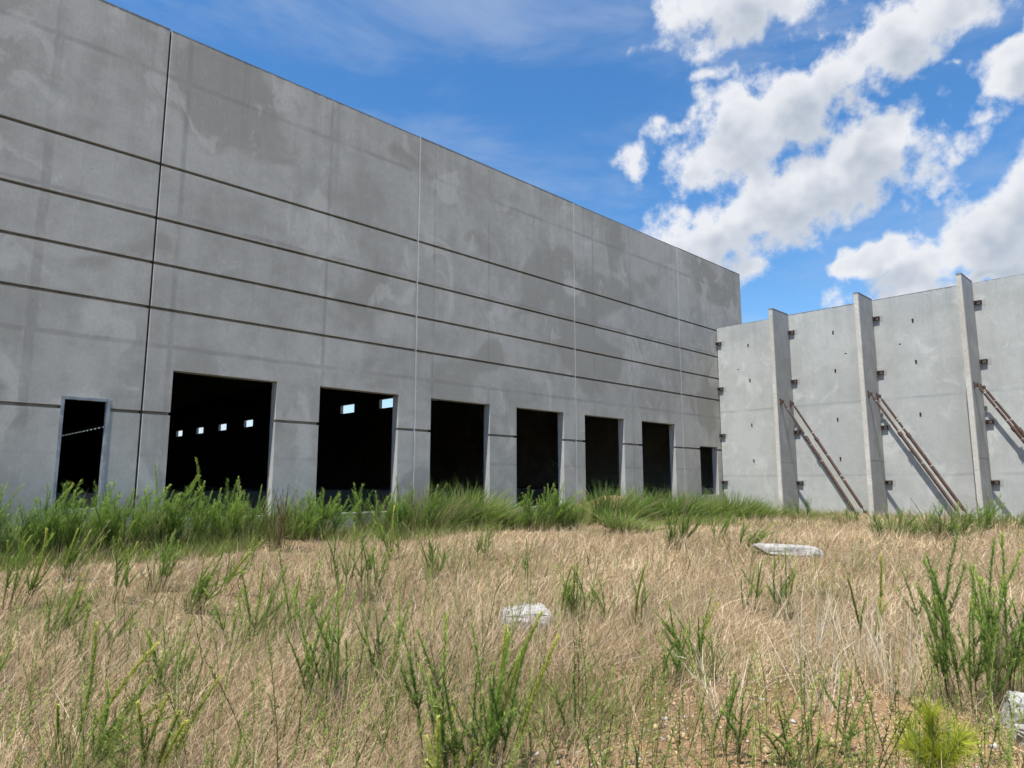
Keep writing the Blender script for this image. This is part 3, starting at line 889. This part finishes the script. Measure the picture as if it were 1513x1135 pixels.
PLANTS = [
    ('f', 1.12, 4.79, 0.74, 4, 0.40, 'yellow-tipped weed stems leaning right in the bottom left corner'),
    ('f', 1.42, 4.29, 0.53, 4, 0.35, 'short yellow-tipped weed at the bottom edge, right of the corner weed'),
    ('f', 1.13, 4.56, 0.64, 3, 0.89, 'long green weed stem slanting right across the lower left foreground'),
    ('f', 0.76, 6.17, 0.49, 3, 0.90, 'green weed entering low from the left edge of the picture'),
    ('f', 1.92, 5.71, 0.66, 4, 0.07, 'thin upright green weed left of the forked weed in dry grass'),
    ('f', 2.73, 6.34, 0.87, 5, 0.00, 'forked green weed spreading three long arms in the left foreground grass'),
    ('f', 3.11, 6.69, 0.64, 4, 0.60, 'green weed fan leaning right beside the forked weed'),
    ('f', 2.60, 4.50, 0.86, 9, 0.05, 'bushy V-shaped green weed left of the tall centre foreground weed'),
    ('f', 3.17, 4.74, 0.86, 6, 0.12, 'slim green weed just right of the V-shaped weed'),
    ('f', 2.59, 3.07, 0.87, 14, 0.08, 'tallest clump of upright green weed stems at the bottom centre'),
    ('f', 2.41, 2.99, 0.43, 6, 0.00, 'pale young weed rosette at the foot of the tall centre clump'),
    ('f', 2.76, 2.93, 0.87, 3, 0.20, 'pale yellow-lit weed stem on the right side of the centre clump'),
    ('f', 3.68, 6.98, 0.87, 5, -0.08, 'dark green weed with drooping stems in dry grass, above the V-shaped weed'),
    ('f', 5.27, 8.86, 0.89, 6, 0.05, 'upright green weed clump in dry grass before the second dock door'),
    ('f', 5.33, 8.27, 0.90, 6, 0.10, 'twin green weed clump right of the upright one before second dock door'),
    ('f', 8.12, 11.71, 1.10, 7, -0.30, 'dark fan-shaped weed in dry grass below the second dock door'),
    ('f', 7.13, 9.18, 0.92, 7, 0.00, 'feathery weed in dry grass below the third dock door'),
    ('f', 9.09, 10.22, 0.77, 7, 0.00, 'small dark fan weed in dry grass before the fourth dock door'),
    ('f', 3.35, 10.66, 0.84, 8, 0.00, 'broom-shaped green weed before the narrow pillar left of the first dock door'),
    ('f', 2.76, 10.33, 0.87, 5, 0.10, 'loose green weed left of the broom-shaped weed'),
    ('f', 3.39, 9.27, 0.88, 6, 0.67, 'sprawling green weed leaning right in front of the first dock door'),
    ('f', 4.08, 10.06, 0.75, 6, 0.75, 'arching green weed right of the sprawling one before first dock door'),
    ('r', 6.77, 14.17, 1.31, 8, 0.00, 'weed with reddish brown stems standing before the pillar between first two doors'),
    ('f', 7.16, 14.35, 1.12, 6, 0.39, 'green weed leaning right beside the reddish brown weed'),
    ('f', 6.31, 5.43, 0.69, 10, 0.11, 'light green weed clump just right of the white stone'),
    ('f', 6.63, 5.19, 0.54, 6, 0.07, 'smaller light green weed right of the clump beside the white stone'),
    ('f', 6.62, 4.71, 0.73, 4, 0.10, 'single thin weed spire in dry grass right of the smaller light green weed'),
    ('f', 5.60, 3.52, 0.58, 4, 0.00, 'pair of thin weed stems in mid dry grass right of the centre'),
    ('f', 5.41, 3.24, 0.69, 3, 0.04, 'thin bright weed stem next to the pair in mid dry grass'),
    ('f', 8.50, 4.38, 0.63, 5, 0.00, 'upright thin weeds in dry grass below the flat white slab'),
    ('f', 8.41, 3.94, 0.72, 4, 0.11, 'weed spire right of the upright thin weeds below the slab'),
    ('f', 6.17, 1.44, 1.24, 16, 0.00, 'largest bushy green weed at the right edge in front of braces'),
    ('f', 6.51, 1.27, 0.94, 8, 0.11, 'green weed cut by the right edge behind the largest bush'),
    ('f', 7.61, 2.67, 0.83, 4, 0.08, 'mixed green weed rising among pale dead stalks'),
    ('f', 8.12, 2.28, 0.74, 3, -0.05, 'slender weed left of the largest bush'),
    ('f', 4.49, 1.85, 0.47, 5, 0.00, 'thin green weed at the edge of the bare orange soil'),
    ('f', 4.28, 1.95, 0.38, 5, 0.00, 'low green weed left of the thin weed by orange soil'),
    ('f', 4.06, 2.29, 0.51, 5, 0.00, 'green weed spire in gravelly ground at the lower right centre'),
    ('f', 5.14, 3.40, 0.43, 5, 0.00, 'short green weed on gravel below the dry grass centre right'),
    ('f', 13.88, 7.31, 0.70, 7, 0.80, 'right-leaning green weed left of the flat white slab'),
    ('f', 13.14, 8.49, 1.11, 9, 0.39, 'dark right-leaning weed fan in front of the sixth dock door'),
    ('f', 15.58, 8.81, 0.82, 7, 0.50, 'arching weed behind the right-leaning one near the small end door'),
    ('f', 1.56, 8.10, 0.70, 7, 0.36, 'green weed clump among dry grass at the left edge, middle height'),
    ('f', 1.77, 10.90, 0.93, 8, 0.36, 'dense green weed at far left edge below the personnel door'),
    ('f', 2.69, 12.55, 0.87, 8, 0.47, 'green weed below the personnel door in front of the wall thicket'),
    ('f', 1.78, 7.31, 0.62, 4, 0.43, 'loose leaning weed in the left dry grass'),
    ('f', 3.48, 3.01, 0.38, 3, 0.11, 'small weed right of the tall centre clump on gravel'),
    ('f', 7.04, 6.99, 0.74, 2, 0.00, 'lone thin weed spire above the white stone'),
    ('b', 19.00, 5.91, 0.86, 12, 0.19, 'green bush in dry grass in front of the second buttress'),
    ('b', 19.30, 4.92, 0.84, 10, 0.77, 'dark weed leaning right in front of the second brace pair'),
    ('b', 19.60, 4.62, 0.95, 8, 0.08, 'dark upright weed left of the third buttress, beside the leaning dark one'),
    ('b', 24.24, 4.73, 0.72, 9, 0.27, 'green weed in dry grass right of the third buttress'),
    ('b', 24.27, 9.08, 0.60, 8, 0.00, 'low green weed before the feet of the first brace pair'),
    ('b', 24.61, 10.76, 0.71, 6, 0.00, 'narrow green weed in front of the first buttress'),
    ('b', 2.47, 15.90, 1.38, 14, 0.25, 'thick green thicket at left wall edge, left of the personnel door'),
    ('b', 3.00, 15.90, 1.44, 14, 0.26, 'green thicket just left of the personnel door'),
    ('b', 3.64, 15.90, 1.51, 15, 0.23, 'tall green thicket in front of the personnel door'),
    ('b', 4.24, 15.90, 1.35, 13, 0.27, 'green thicket right of the personnel door'),
    ('b', 4.74, 15.90, 1.42, 14, 0.27, 'green thicket before the joint left of the first dock door'),
    ('b', 5.28, 15.90, 1.46, 12, 0.27, 'pointed green weed at the left jamb of the first dock door'),
    ('b', 5.92, 15.90, 1.11, 9, 0.18, 'low green weed in front of the first dock door, left half'),
    ('b', 6.52, 15.90, 1.38, 14, 0.22, 'green bush in front of the first dock door, right half'),
    ('b', 7.15, 15.90, 1.24, 12, 0.25, 'green bush at the right jamb of the first dock door'),
    ('b', 8.17, 15.90, 1.23, 13, 0.24, 'green thicket at the pillar between the first and second doors'),
    ('b', 8.72, 15.90, 1.13, 10, 0.29, 'green weed at the left jamb of the second dock door'),
    ('b', 10.40, 15.90, 1.33, 12, 0.29, 'green thicket at the right jamb of the second dock door'),
    ('b', 11.39, 15.90, 1.33, 13, 0.30, 'green thicket before the pillar between second and third doors'),
    ('g', 12.20, 15.90, 1.51, 60, 0.41, 'pale tall grass at the left jamb of the third dock door'),
    ('g', 13.04, 15.86, 1.31, 70, 0.60, 'tall green grass in front of the third dock door'),
    ('g', 13.68, 15.54, 1.38, 70, 0.57, 'tallest green grass before the right jamb of the third dock door'),
    ('g', 14.55, 15.30, 0.95, 50, 0.64, 'low green grass before the pillar between third and fourth doors'),
    ('b', 14.69, 14.02, 1.26, 20, 0.31, 'dense round dark green bush in front of the fourth dock door'),
    ('b', 15.61, 13.79, 1.07, 16, 0.37, 'dense green bush right of the round one by the fourth dock door'),
    ('g', 18.08, 13.94, 1.45, 60, 0.45, 'tall green grass on the soil mound before the fifth dock door'),
    ('g', 16.11, 11.95, 0.62, 50, 0.61, 'low spreading grass at the foot of the soil mound'),
    ('g', 20.26, 14.15, 1.25, 60, 0.56, 'arching green grass before the pillar between fifth and sixth doors'),
    ('g', 20.98, 13.66, 1.21, 60, 0.58, 'arching green grass below the sixth dock door'),
    ('g', 22.29, 13.52, 1.16, 60, 0.73, 'wide green grass before the pillar right of the sixth door'),
    ('g', 23.04, 13.00, 0.97, 60, 0.88, 'wide green grass in front of the small end door'),
    ('g', 23.61, 12.51, 1.12, 60, 0.87, 'dark long grass at the corner where both walls meet'),
    ('g', 24.77, 12.04, 0.77, 50, 0.90, 'dark grass at the foot of the first propped panel'),
]
for i, (kind, x, y, h, n, lean, label) in enumerate(PLANTS):
    if kind == 'g':
        o = link('grass_clump', PALE if 'pale' in label else CLUMPS[i % 4], None, label, 'grass clump', 'clumps of tall grass along the wall foot')
        o.location = (x, y, g(x, y) - .02)
        o.rotation_euler = (lean * .25, lean * .25, 0)
        o.scale = (1.5, 1.5, max(.6, h * 1.12))
    else:
        plant(kind, x, y, h, n, lean, label, i)

# ---- pale dead stalks on the right
def dead_stalks(seed):
    global rs
    rs = np.random.RandomState(seed)
    n = 26
    a = rs.uniform(0, 6.283, n); r = .10 * np.sqrt(rs.uniform(0, 1, n))
    base = np.stack([np.cos(a) * r, np.sin(a) * r, np.zeros(n)], 1)
    d = unit(np.stack([np.cos(a) * .16, np.sin(a) * .16, np.ones(n)], 1) + rs.normal(size=(n, 3)) * .06)
    ln = rs.uniform(.45, 1.05, n)
    mixv = rs.uniform(0, 1, (n, 1))
    c0 = np.array([.46, .37, .24]) * (1 - mixv) + np.array([.66, .60, .48]) * mixv
    parts = [ribbons(base, d, ln, rs.uniform(.004, .007, n), rs.normal(size=(n, 3)) * .07, c0, c0 * 1.15, 4)]
    m = 120
    k = rs.randint(0, n, m); t = rs.uniform(.2, 1, m)
    b2 = base[k] + d[k] * (ln[k] * t)[:, None]
    parts.append(ribbons(b2, unit(d[k] + rs.normal(size=(m, 3)) * .28), rs.uniform(.06, .18, m), rs.uniform(.002, .004, m), rs.normal(size=(m, 3)) * .15, c0[k], c0[k], 2))
    return fast_mesh('dead_stalks', *joined(parts), M_STRAW)
for i, (x, y, h, label) in enumerate([
        (6.55, 2.35, .85, 'tall pale dead stalks left of the largest green bush'),
        (6.05, 1.95, .80, 'pale dead stalks just left of the foot of the largest bush'),
        (5.15, 2.15, .75, 'bleached dead stalks standing on the bare orange soil'),
        (6.9, 2.95, .80, 'dead straw stalks with drooping tops behind the bare soil'),
        (4.6, 2.55, .55, 'short dead stalks on gravel at the lower right centre'),
        (6.9, 1.1, .75, 'dead stalks behind the whitish lump at the right edge')]):
    o = link('dead_stalks', dead_stalks(200 + i), None, label, 'dead plant', 'pale dead stalks')
    o.location = (x, y, g(x, y)); o.scale = (1.2, 1.2, h)

# ---- pine seedling at the bottom right
def needles(paths, n, L, seed):
    global rs
    rs = np.random.RandomState(seed)
    parts = []
    for P0, P1, k in paths:
        m = int(n * k)
        t = rs.uniform(.1, 1, m)[:, None]
        p = np.array(P0) * (1 - t) + np.array(P1) * t
        tan = unit(np.array(P1) - np.array(P0))
        a = rs.normal(size=(m, 3))
        a = unit(a - (a @ tan)[:, None] * tan)
        d = unit(a + tan * rs.uniform(.5, 1.8, (m, 1)))
        mv = rs.uniform(0, 1, (m, 1))
        cc = np.array([.34, .40, .035]) * (1 - mv) + np.array([.60, .64, .07]) * mv
        parts.append(ribbons(p, d, L * rs.uniform(.6, 1.1, m), rs.uniform(.0026, .0042, m), rs.normal(size=(m, 3)) * .08 + np.array([0, 0, -.06]), cc * .8, cc, 3))
    return fast_mesh('needles', *joined(parts), M_LEAF)
pine = empty('pine_seedling', (4.40, 1.24, g(4.40, 1.24)), label='bright yellow-green pine seedling with long needles at the bottom right', cat='pine seedling')
twigs = [((0, 0, .0), (0, .01, .42), 1.6), ((0, 0, .12), (.14, -.10, .30), .7), ((0, 0, .10), (-.15, .10, .28), .7), ((0, 0, .14), (-.06, -.14, .32), .6), ((0, 0, .10), (.08, .15, .30), .6)]
mb = MB()
for a, b, k in twigs:
    mb.tube(a, b, .006 if k > 1 else .004, 6)
mb.build('stem', [M_WOOD], pine)
link('needles', needles(twigs, 430, .16, 7), pine)

# ---- dry grass, far too many blades to count
HALF = R(52)
def scatter(n, rmin, rmax, power, half=HALF):
    u = rs.uniform(0, 1, n)
    r = (rmin ** power + u * (rmax ** power - rmin ** power)) ** (1 / power)
    a = R(45.8) + rs.uniform(-half, half, n)
    return r * np.cos(a), r * np.sin(a), r
def vnoise(x, y, s, seed):
    q = np.random.RandomState(seed)
    out = np.zeros_like(x)
    for k in range(6):
        a = q.uniform(0, 6.283); f = s * q.uniform(.6, 1.8)
        out += np.sin((x * math.cos(a) + y * math.sin(a)) * f + q.uniform(0, 6.283))
    return out / 6
def bare(x, y):
    b = np.maximum(1 - np.hypot(x - 4.8, y - 1.75) / 1.35, 1 - np.hypot(x - 3.6, y - 2.1) / .9)
    b = np.maximum(b, 1 - np.hypot(x - 21, y - 16.2) / 1.8)
    return b + .35 * vnoise(x, y, 3.0, 5)
def inside(x, y):
    return (y < D - .03) & (x < E - .03) & ~((x > 3.5) & (y < .75))

rs = np.random.RandomState(5)
parts = []
for n, rmin, rmax, power, segs, wmul in ((165000, 1.6, 8.5, 1.2, 3, .72), (340000, 6.0, 42.0, .62, 2, .78)):
    x, y, r = scatter(n, rmin, rmax, power)
    thin = vnoise(x, y, 1.3, 21)
    keep = inside(x, y) & (rs.uniform(0, 1, n) > np.clip(bare(x, y) * 2.4, 0, .85)) & (rs.uniform(-.75, .75, n) < thin * 1.3 + .42)
    sparse = np.clip(1.25 - np.hypot(x - 4.5, y - 2.6) / 2.2 + .5 * vnoise(x, y, 2.6, 83), 0, 1)
    keep &= rs.uniform(0, 1, n) > sparse * .74
    green_strip = (y > 14.2 + .6 * vnoise(x, y, 1.0, 9)) & (rs.uniform(0, 1, n) < .75)
    keep &= ~green_strip
    x, y, r, thin = x[keep], y[keep], r[keep], thin[keep]
    n = len(x)
    z = gz(x, y)
    base = np.stack([x, y, z - .01], 1)
    sw = vnoise(x, y, .9, 31)[:, None]; sw2 = vnoise(x, y, .8, 37)[:, None]
    wind = np.array([[.55, -.50, 0]]) * (.35 + .5 * sw) + np.array([[.4, .45, 0]]) * sw2 * .8
    flat = (rs.uniform(0, 1, (n, 1)) < .28)
    d = rs.normal(size=(n, 3)) * np.where(flat, .95, .46) + wind * .7 + np.array([0, 0, 1.0]) * np.where(flat, .45, 1.0)
    d[:, 2] = np.abs(d[:, 2]) * .9 + .05
    d = unit(d)
    hgt = (.29 + .14 * vnoise(x, y, .9, 41) + .08 * vnoise(x, y, 3.3, 43)) * rs.uniform(.4, 1.5, n)
    hgt *= np.where(r < 7, 1.05, .95)
    bend = rs.normal(size=(n, 3)) * .26 + wind * .2
    bend[:, 2] -= rs.uniform(.05, .40, n)
    mv = rs.uniform(0, 1, (n, 1))
    pal = np.array([[.46, .33, .190], [.60, .455, .285], [.76, .635, .45], [.24, .162, .09], [.52, .375, .225]])
    c1 = pal[rs.choice(5, n, p=[.28, .30, .16, .08, .18])] * rs.uniform(.7, 1.25, (n, 1)) * (1 + .30 * vnoise(x, y, 1.1, 57) + .2 * vnoise(x, y, 3.1, 58))[:, None]
    gr = rs.uniform(0, 1, (n, 1)) < .03 + (.42 * np.clip(vnoise(x, y, 1.1, 51) - .05 + .25 * np.clip((5 - x) / 5, 0, 1), 0, 1))[:, None]
    c1 = np.where(gr, np.array([.22, .27, .07]) * (.7 + .6 * mv), c1)
    wd = np.maximum(.0024, .00085 * r ** .8) * rs.uniform(.7, 1.4, n) * wmul
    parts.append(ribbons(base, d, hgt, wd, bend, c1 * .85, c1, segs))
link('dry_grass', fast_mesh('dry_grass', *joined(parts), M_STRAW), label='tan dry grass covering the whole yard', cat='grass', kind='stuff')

# ---- low green growth
rs = np.random.RandomState(6)
parts = []
x, y, r = scatter(44000, 1.8, 9.0, 1.3)                 # around the gravel clearing
b = bare(x, y) + .5 * vnoise(x, y, 2.2, 61)
keep = inside(x, y) & (b > -.75) & (rs.uniform(0, 1, len(x)) < .62) & (vnoise(x, y, 4.0, 63) > -.05) & (r < 9)
keep &= np.hypot(x - 5.0, y - 1.6) > .55
sets = [(x[keep], y[keep], .19, .005)]
x, y, r = scatter(60000, 2.0, 14.0, 1.0)
keep = inside(x, y) & (vnoise(x, y, 1.3, 88) + .5 * vnoise(x, y, 3.5, 89) - .25 * np.clip((r - 7) / 3, 0, 1) > .38)
sets.append((x[keep], y[keep], .30, .006))
x = rs.uniform(-4, 30.5, 60000); y = rs.uniform(13.2, 16.95, 60000)      # strip along the building
keep = (y > 14.4 + .7 * vnoise(x, y, 1.0, 9)) & (np.hypot(x - 21, y - 16) > 1.2) & (vnoise(x, y, 1.6, 66) > -.45)
sets.append((x[keep], y[keep], .36, .012))
x = rs.uniform(28.0, 30.7, 9000); y = rs.uniform(-2, 16.5, 9000)         # thin strip along the propped wall
keep = vnoise(x, y, 1.4, 71) > .12
sets.append((x[keep], y[keep], .26, .012))
x = rs.uniform(16, 27, 30000); y = rs.uniform(10.5, 15, 30000)
keep = vnoise(x, y, .9, 77) + .09 * (y - 12.5) > .12
sets.append((x[keep], y[keep], .30, .012))
for x, y, L, wd in sets:
    n = len(x)
    base = np.stack([x, y, gz(x, y) - .01], 1)
    d = unit(rs.normal(size=(n, 3)) * .33 + np.array([.08, -.08, 1.0]))
    mv = rs.uniform(0, 1, (n, 1))
    cc = np.array([.090, .140, .030]) * (1 - mv) + np.array([.25, .34, .08]) * mv
    dry = rs.uniform(0, 1, (n, 1)) < .18
    cc = np.where(dry, np.array([.36, .28, .16]), cc)
    parts.append(ribbons(base, d, L * rs.uniform(.4, 1.5, n), wd * rs.uniform(.6, 1.2, n), rs.normal(size=(n, 3)) * .22 - np.array([0, 0, .15]), cc * .8, cc, 2))
link('low_green_growth', fast_mesh('low_green_growth', *joined(parts), M_LEAF), label='short green grass and weeds at the wall foot and around the gravel', cat='ground cover', kind='stuff')

# ---- thin weeds lost among the grass
rs = np.random.RandomState(12)
x, y, r = scatter(3000, 2.6, 14.0, 1.0)
keep = inside(x, y) & (vnoise(x, y, .8, 91) + .35 * np.clip((6 - x) / 6, 0, 1) + .3 * rs.uniform(-1, 1, len(x)) > .18) & (y < 14)
x, y = x[keep], y[keep]
n = len(x)
hh = rs.uniform(.26, .78, n)
base = np.stack([x, y, gz(x, y)], 1)
dd = unit(rs.normal(size=(n, 3)) * .22 + np.array([.10, -.10, 1.0]))
bb = rs.normal(size=(n, 3)) * .14
tone = np.array([.13, .19, .045]) * (1 - rs.uniform(0, 1, (n, 1))) + np.array([.30, .35, .09]) * rs.uniform(.2, 1, (n, 1))
parts = [ribbons(base, dd, hh, np.full(n, .006), bb, tone * .6, tone, 4)]
M_ = 70
k = np.repeat(np.arange(n), M_)
t = rs.uniform(.25, 1, n * M_)
p = base[k] + dd[k] * (hh[k] * t)[:, None] + bb[k] * (hh[k] * t * t)[:, None]
dl = unit(rs.normal(size=(n * M_, 3)) * .7 + dd[k] * 1.0)
parts.append(ribbons(p, dl, rs.uniform(.02, .055, n * M_) * (1.1 - .5 * t), np.full(n * M_, .006), dl * 0, tone[k] * .9, tone[k] * rs.uniform(.8, 1.3, (n * M_, 1)), 1))
link('thin_weeds', fast_mesh('thin_weeds', *joined(parts), M_LEAF), label='thin green weed stems scattered through the dry grass', cat='weeds', kind='stuff')

# ---- saplings inside the doors
def sapling(x, y, z, h, seed, label):
    global rs
    rs = np.random.RandomState(seed)
    root = empty('sapling', (x, y, z), label=label, cat='sapling', group='saplings inside the dock doors')
    mb = MB()
    ends = []
    for q in range(7):
        a = rs.uniform(0, 6.28); t0 = rs.uniform(.25, .8) * h
        e = np.array([math.cos(a) * .35, math.sin(a) * .35, t0 + .4])
        mb.tube((0, 0, t0), tuple(e), .007, 5); ends.append((np.array([0, 0, t0]), e))
    mb.tube((0, 0, 0), (0, 0, h), .014, 6); ends.append((np.array([0, 0, .4 * h]), np.array([0, 0, h])))
    mb.build('trunk', [M_WOOD], root)
    m = 260
    k = rs.randint(0, len(ends), m); t = rs.uniform(.3, 1, (m, 1))
    p0 = np.array([e[0] for e in ends])[k]; p1 = np.array([e[1] for e in ends])[k]
    p = p0 * (1 - t) + p1 * t
    cc = np.tile(np.array([[.12, .20, .05]]), (m, 1)) * rs.uniform(.7, 1.3, (m, 1))
    link('crown', fast_mesh('crown', *ribbons(p, unit(rs.normal(size=(m, 3))), rs.uniform(.09, .16, m), rs.uniform(.05, .08, m), np.array([[0, 0, -.3]]) * np.ones((m, 1)), cc, cc, 3), M_LEAF), root)
sapling(21.9, 19.6, FLOOR - .6, 2.2, 301, 'leafy green sapling growing in the dark inside the fifth dock door')
sapling(17.0, 18.2, .62, 1.9, 302, 'dim leafy sapling just inside the left jamb of the fourth dock door')

# ---- gravel on the bare soil
rs = np.random.RandomState(8)
x, y, r = scatter(26000, 1.8, 8.5, 1.2)
keep = inside(x, y) & (bare(x, y) > -.12 - .12 * rs.uniform(-1, 1, len(x)))
x, y = x[keep][:9000], y[keep][:9000]
n = len(x)
sz = .006 * np.exp(rs.normal(size=n) * .5) + .003
octv = np.array([[1, 0, 0], [-1, 0, 0], [0, 1, 0], [0, -1, 0], [0, 0, 1], [0, 0, -1]], dtype=float)
octf = np.array([[0, 2, 4], [2, 1, 4], [1, 3, 4], [3, 0, 4], [2, 0, 5], [1, 2, 5], [3, 1, 5], [0, 3, 5]])
an = rs.uniform(0, 6.283, n)
pv_ = octv[None] * (sz[:, None, None] * rs.uniform(.6, 1.5, (n, 6, 1))) * np.array([1.1, 1.1, .7])
pv_ += rs.normal(size=pv_.shape) * (sz * .15)[:, None, None]
ca, sa = np.cos(an)[:, None], np.sin(an)[:, None]
pv_ = np.stack([pv_[..., 0] * ca - pv_[..., 1] * sa, pv_[..., 0] * sa + pv_[..., 1] * ca, pv_[..., 2]], -1)
pv_ += np.stack([x, y, gz(x, y) + sz * .3], 1)[:, None]
mv = rs.uniform(0, 1, (n, 1, 1))
cc = np.array([.42, .26, .13]) * (1 - mv) + np.array([.50, .38, .25]) * mv
cc = np.where(rs.uniform(0, 1, (n, 1, 1)) < .15, np.array([.45, .42, .38]), cc)
cc = np.where(rs.uniform(0, 1, (n, 1, 1)) < .15, np.array([.16, .11, .08]), cc)
tri = (np.arange(n)[:, None, None] * 6 + octf[None]).reshape(-1, 3)
link('gravel', fast_mesh('gravel', pv_.reshape(-1, 3), tri, np.repeat(cc, 6, axis=1).reshape(-1, 3), M_GRAVEL), label='orange and tan gravel scattered over bare soil', cat='gravel', kind='stuff')
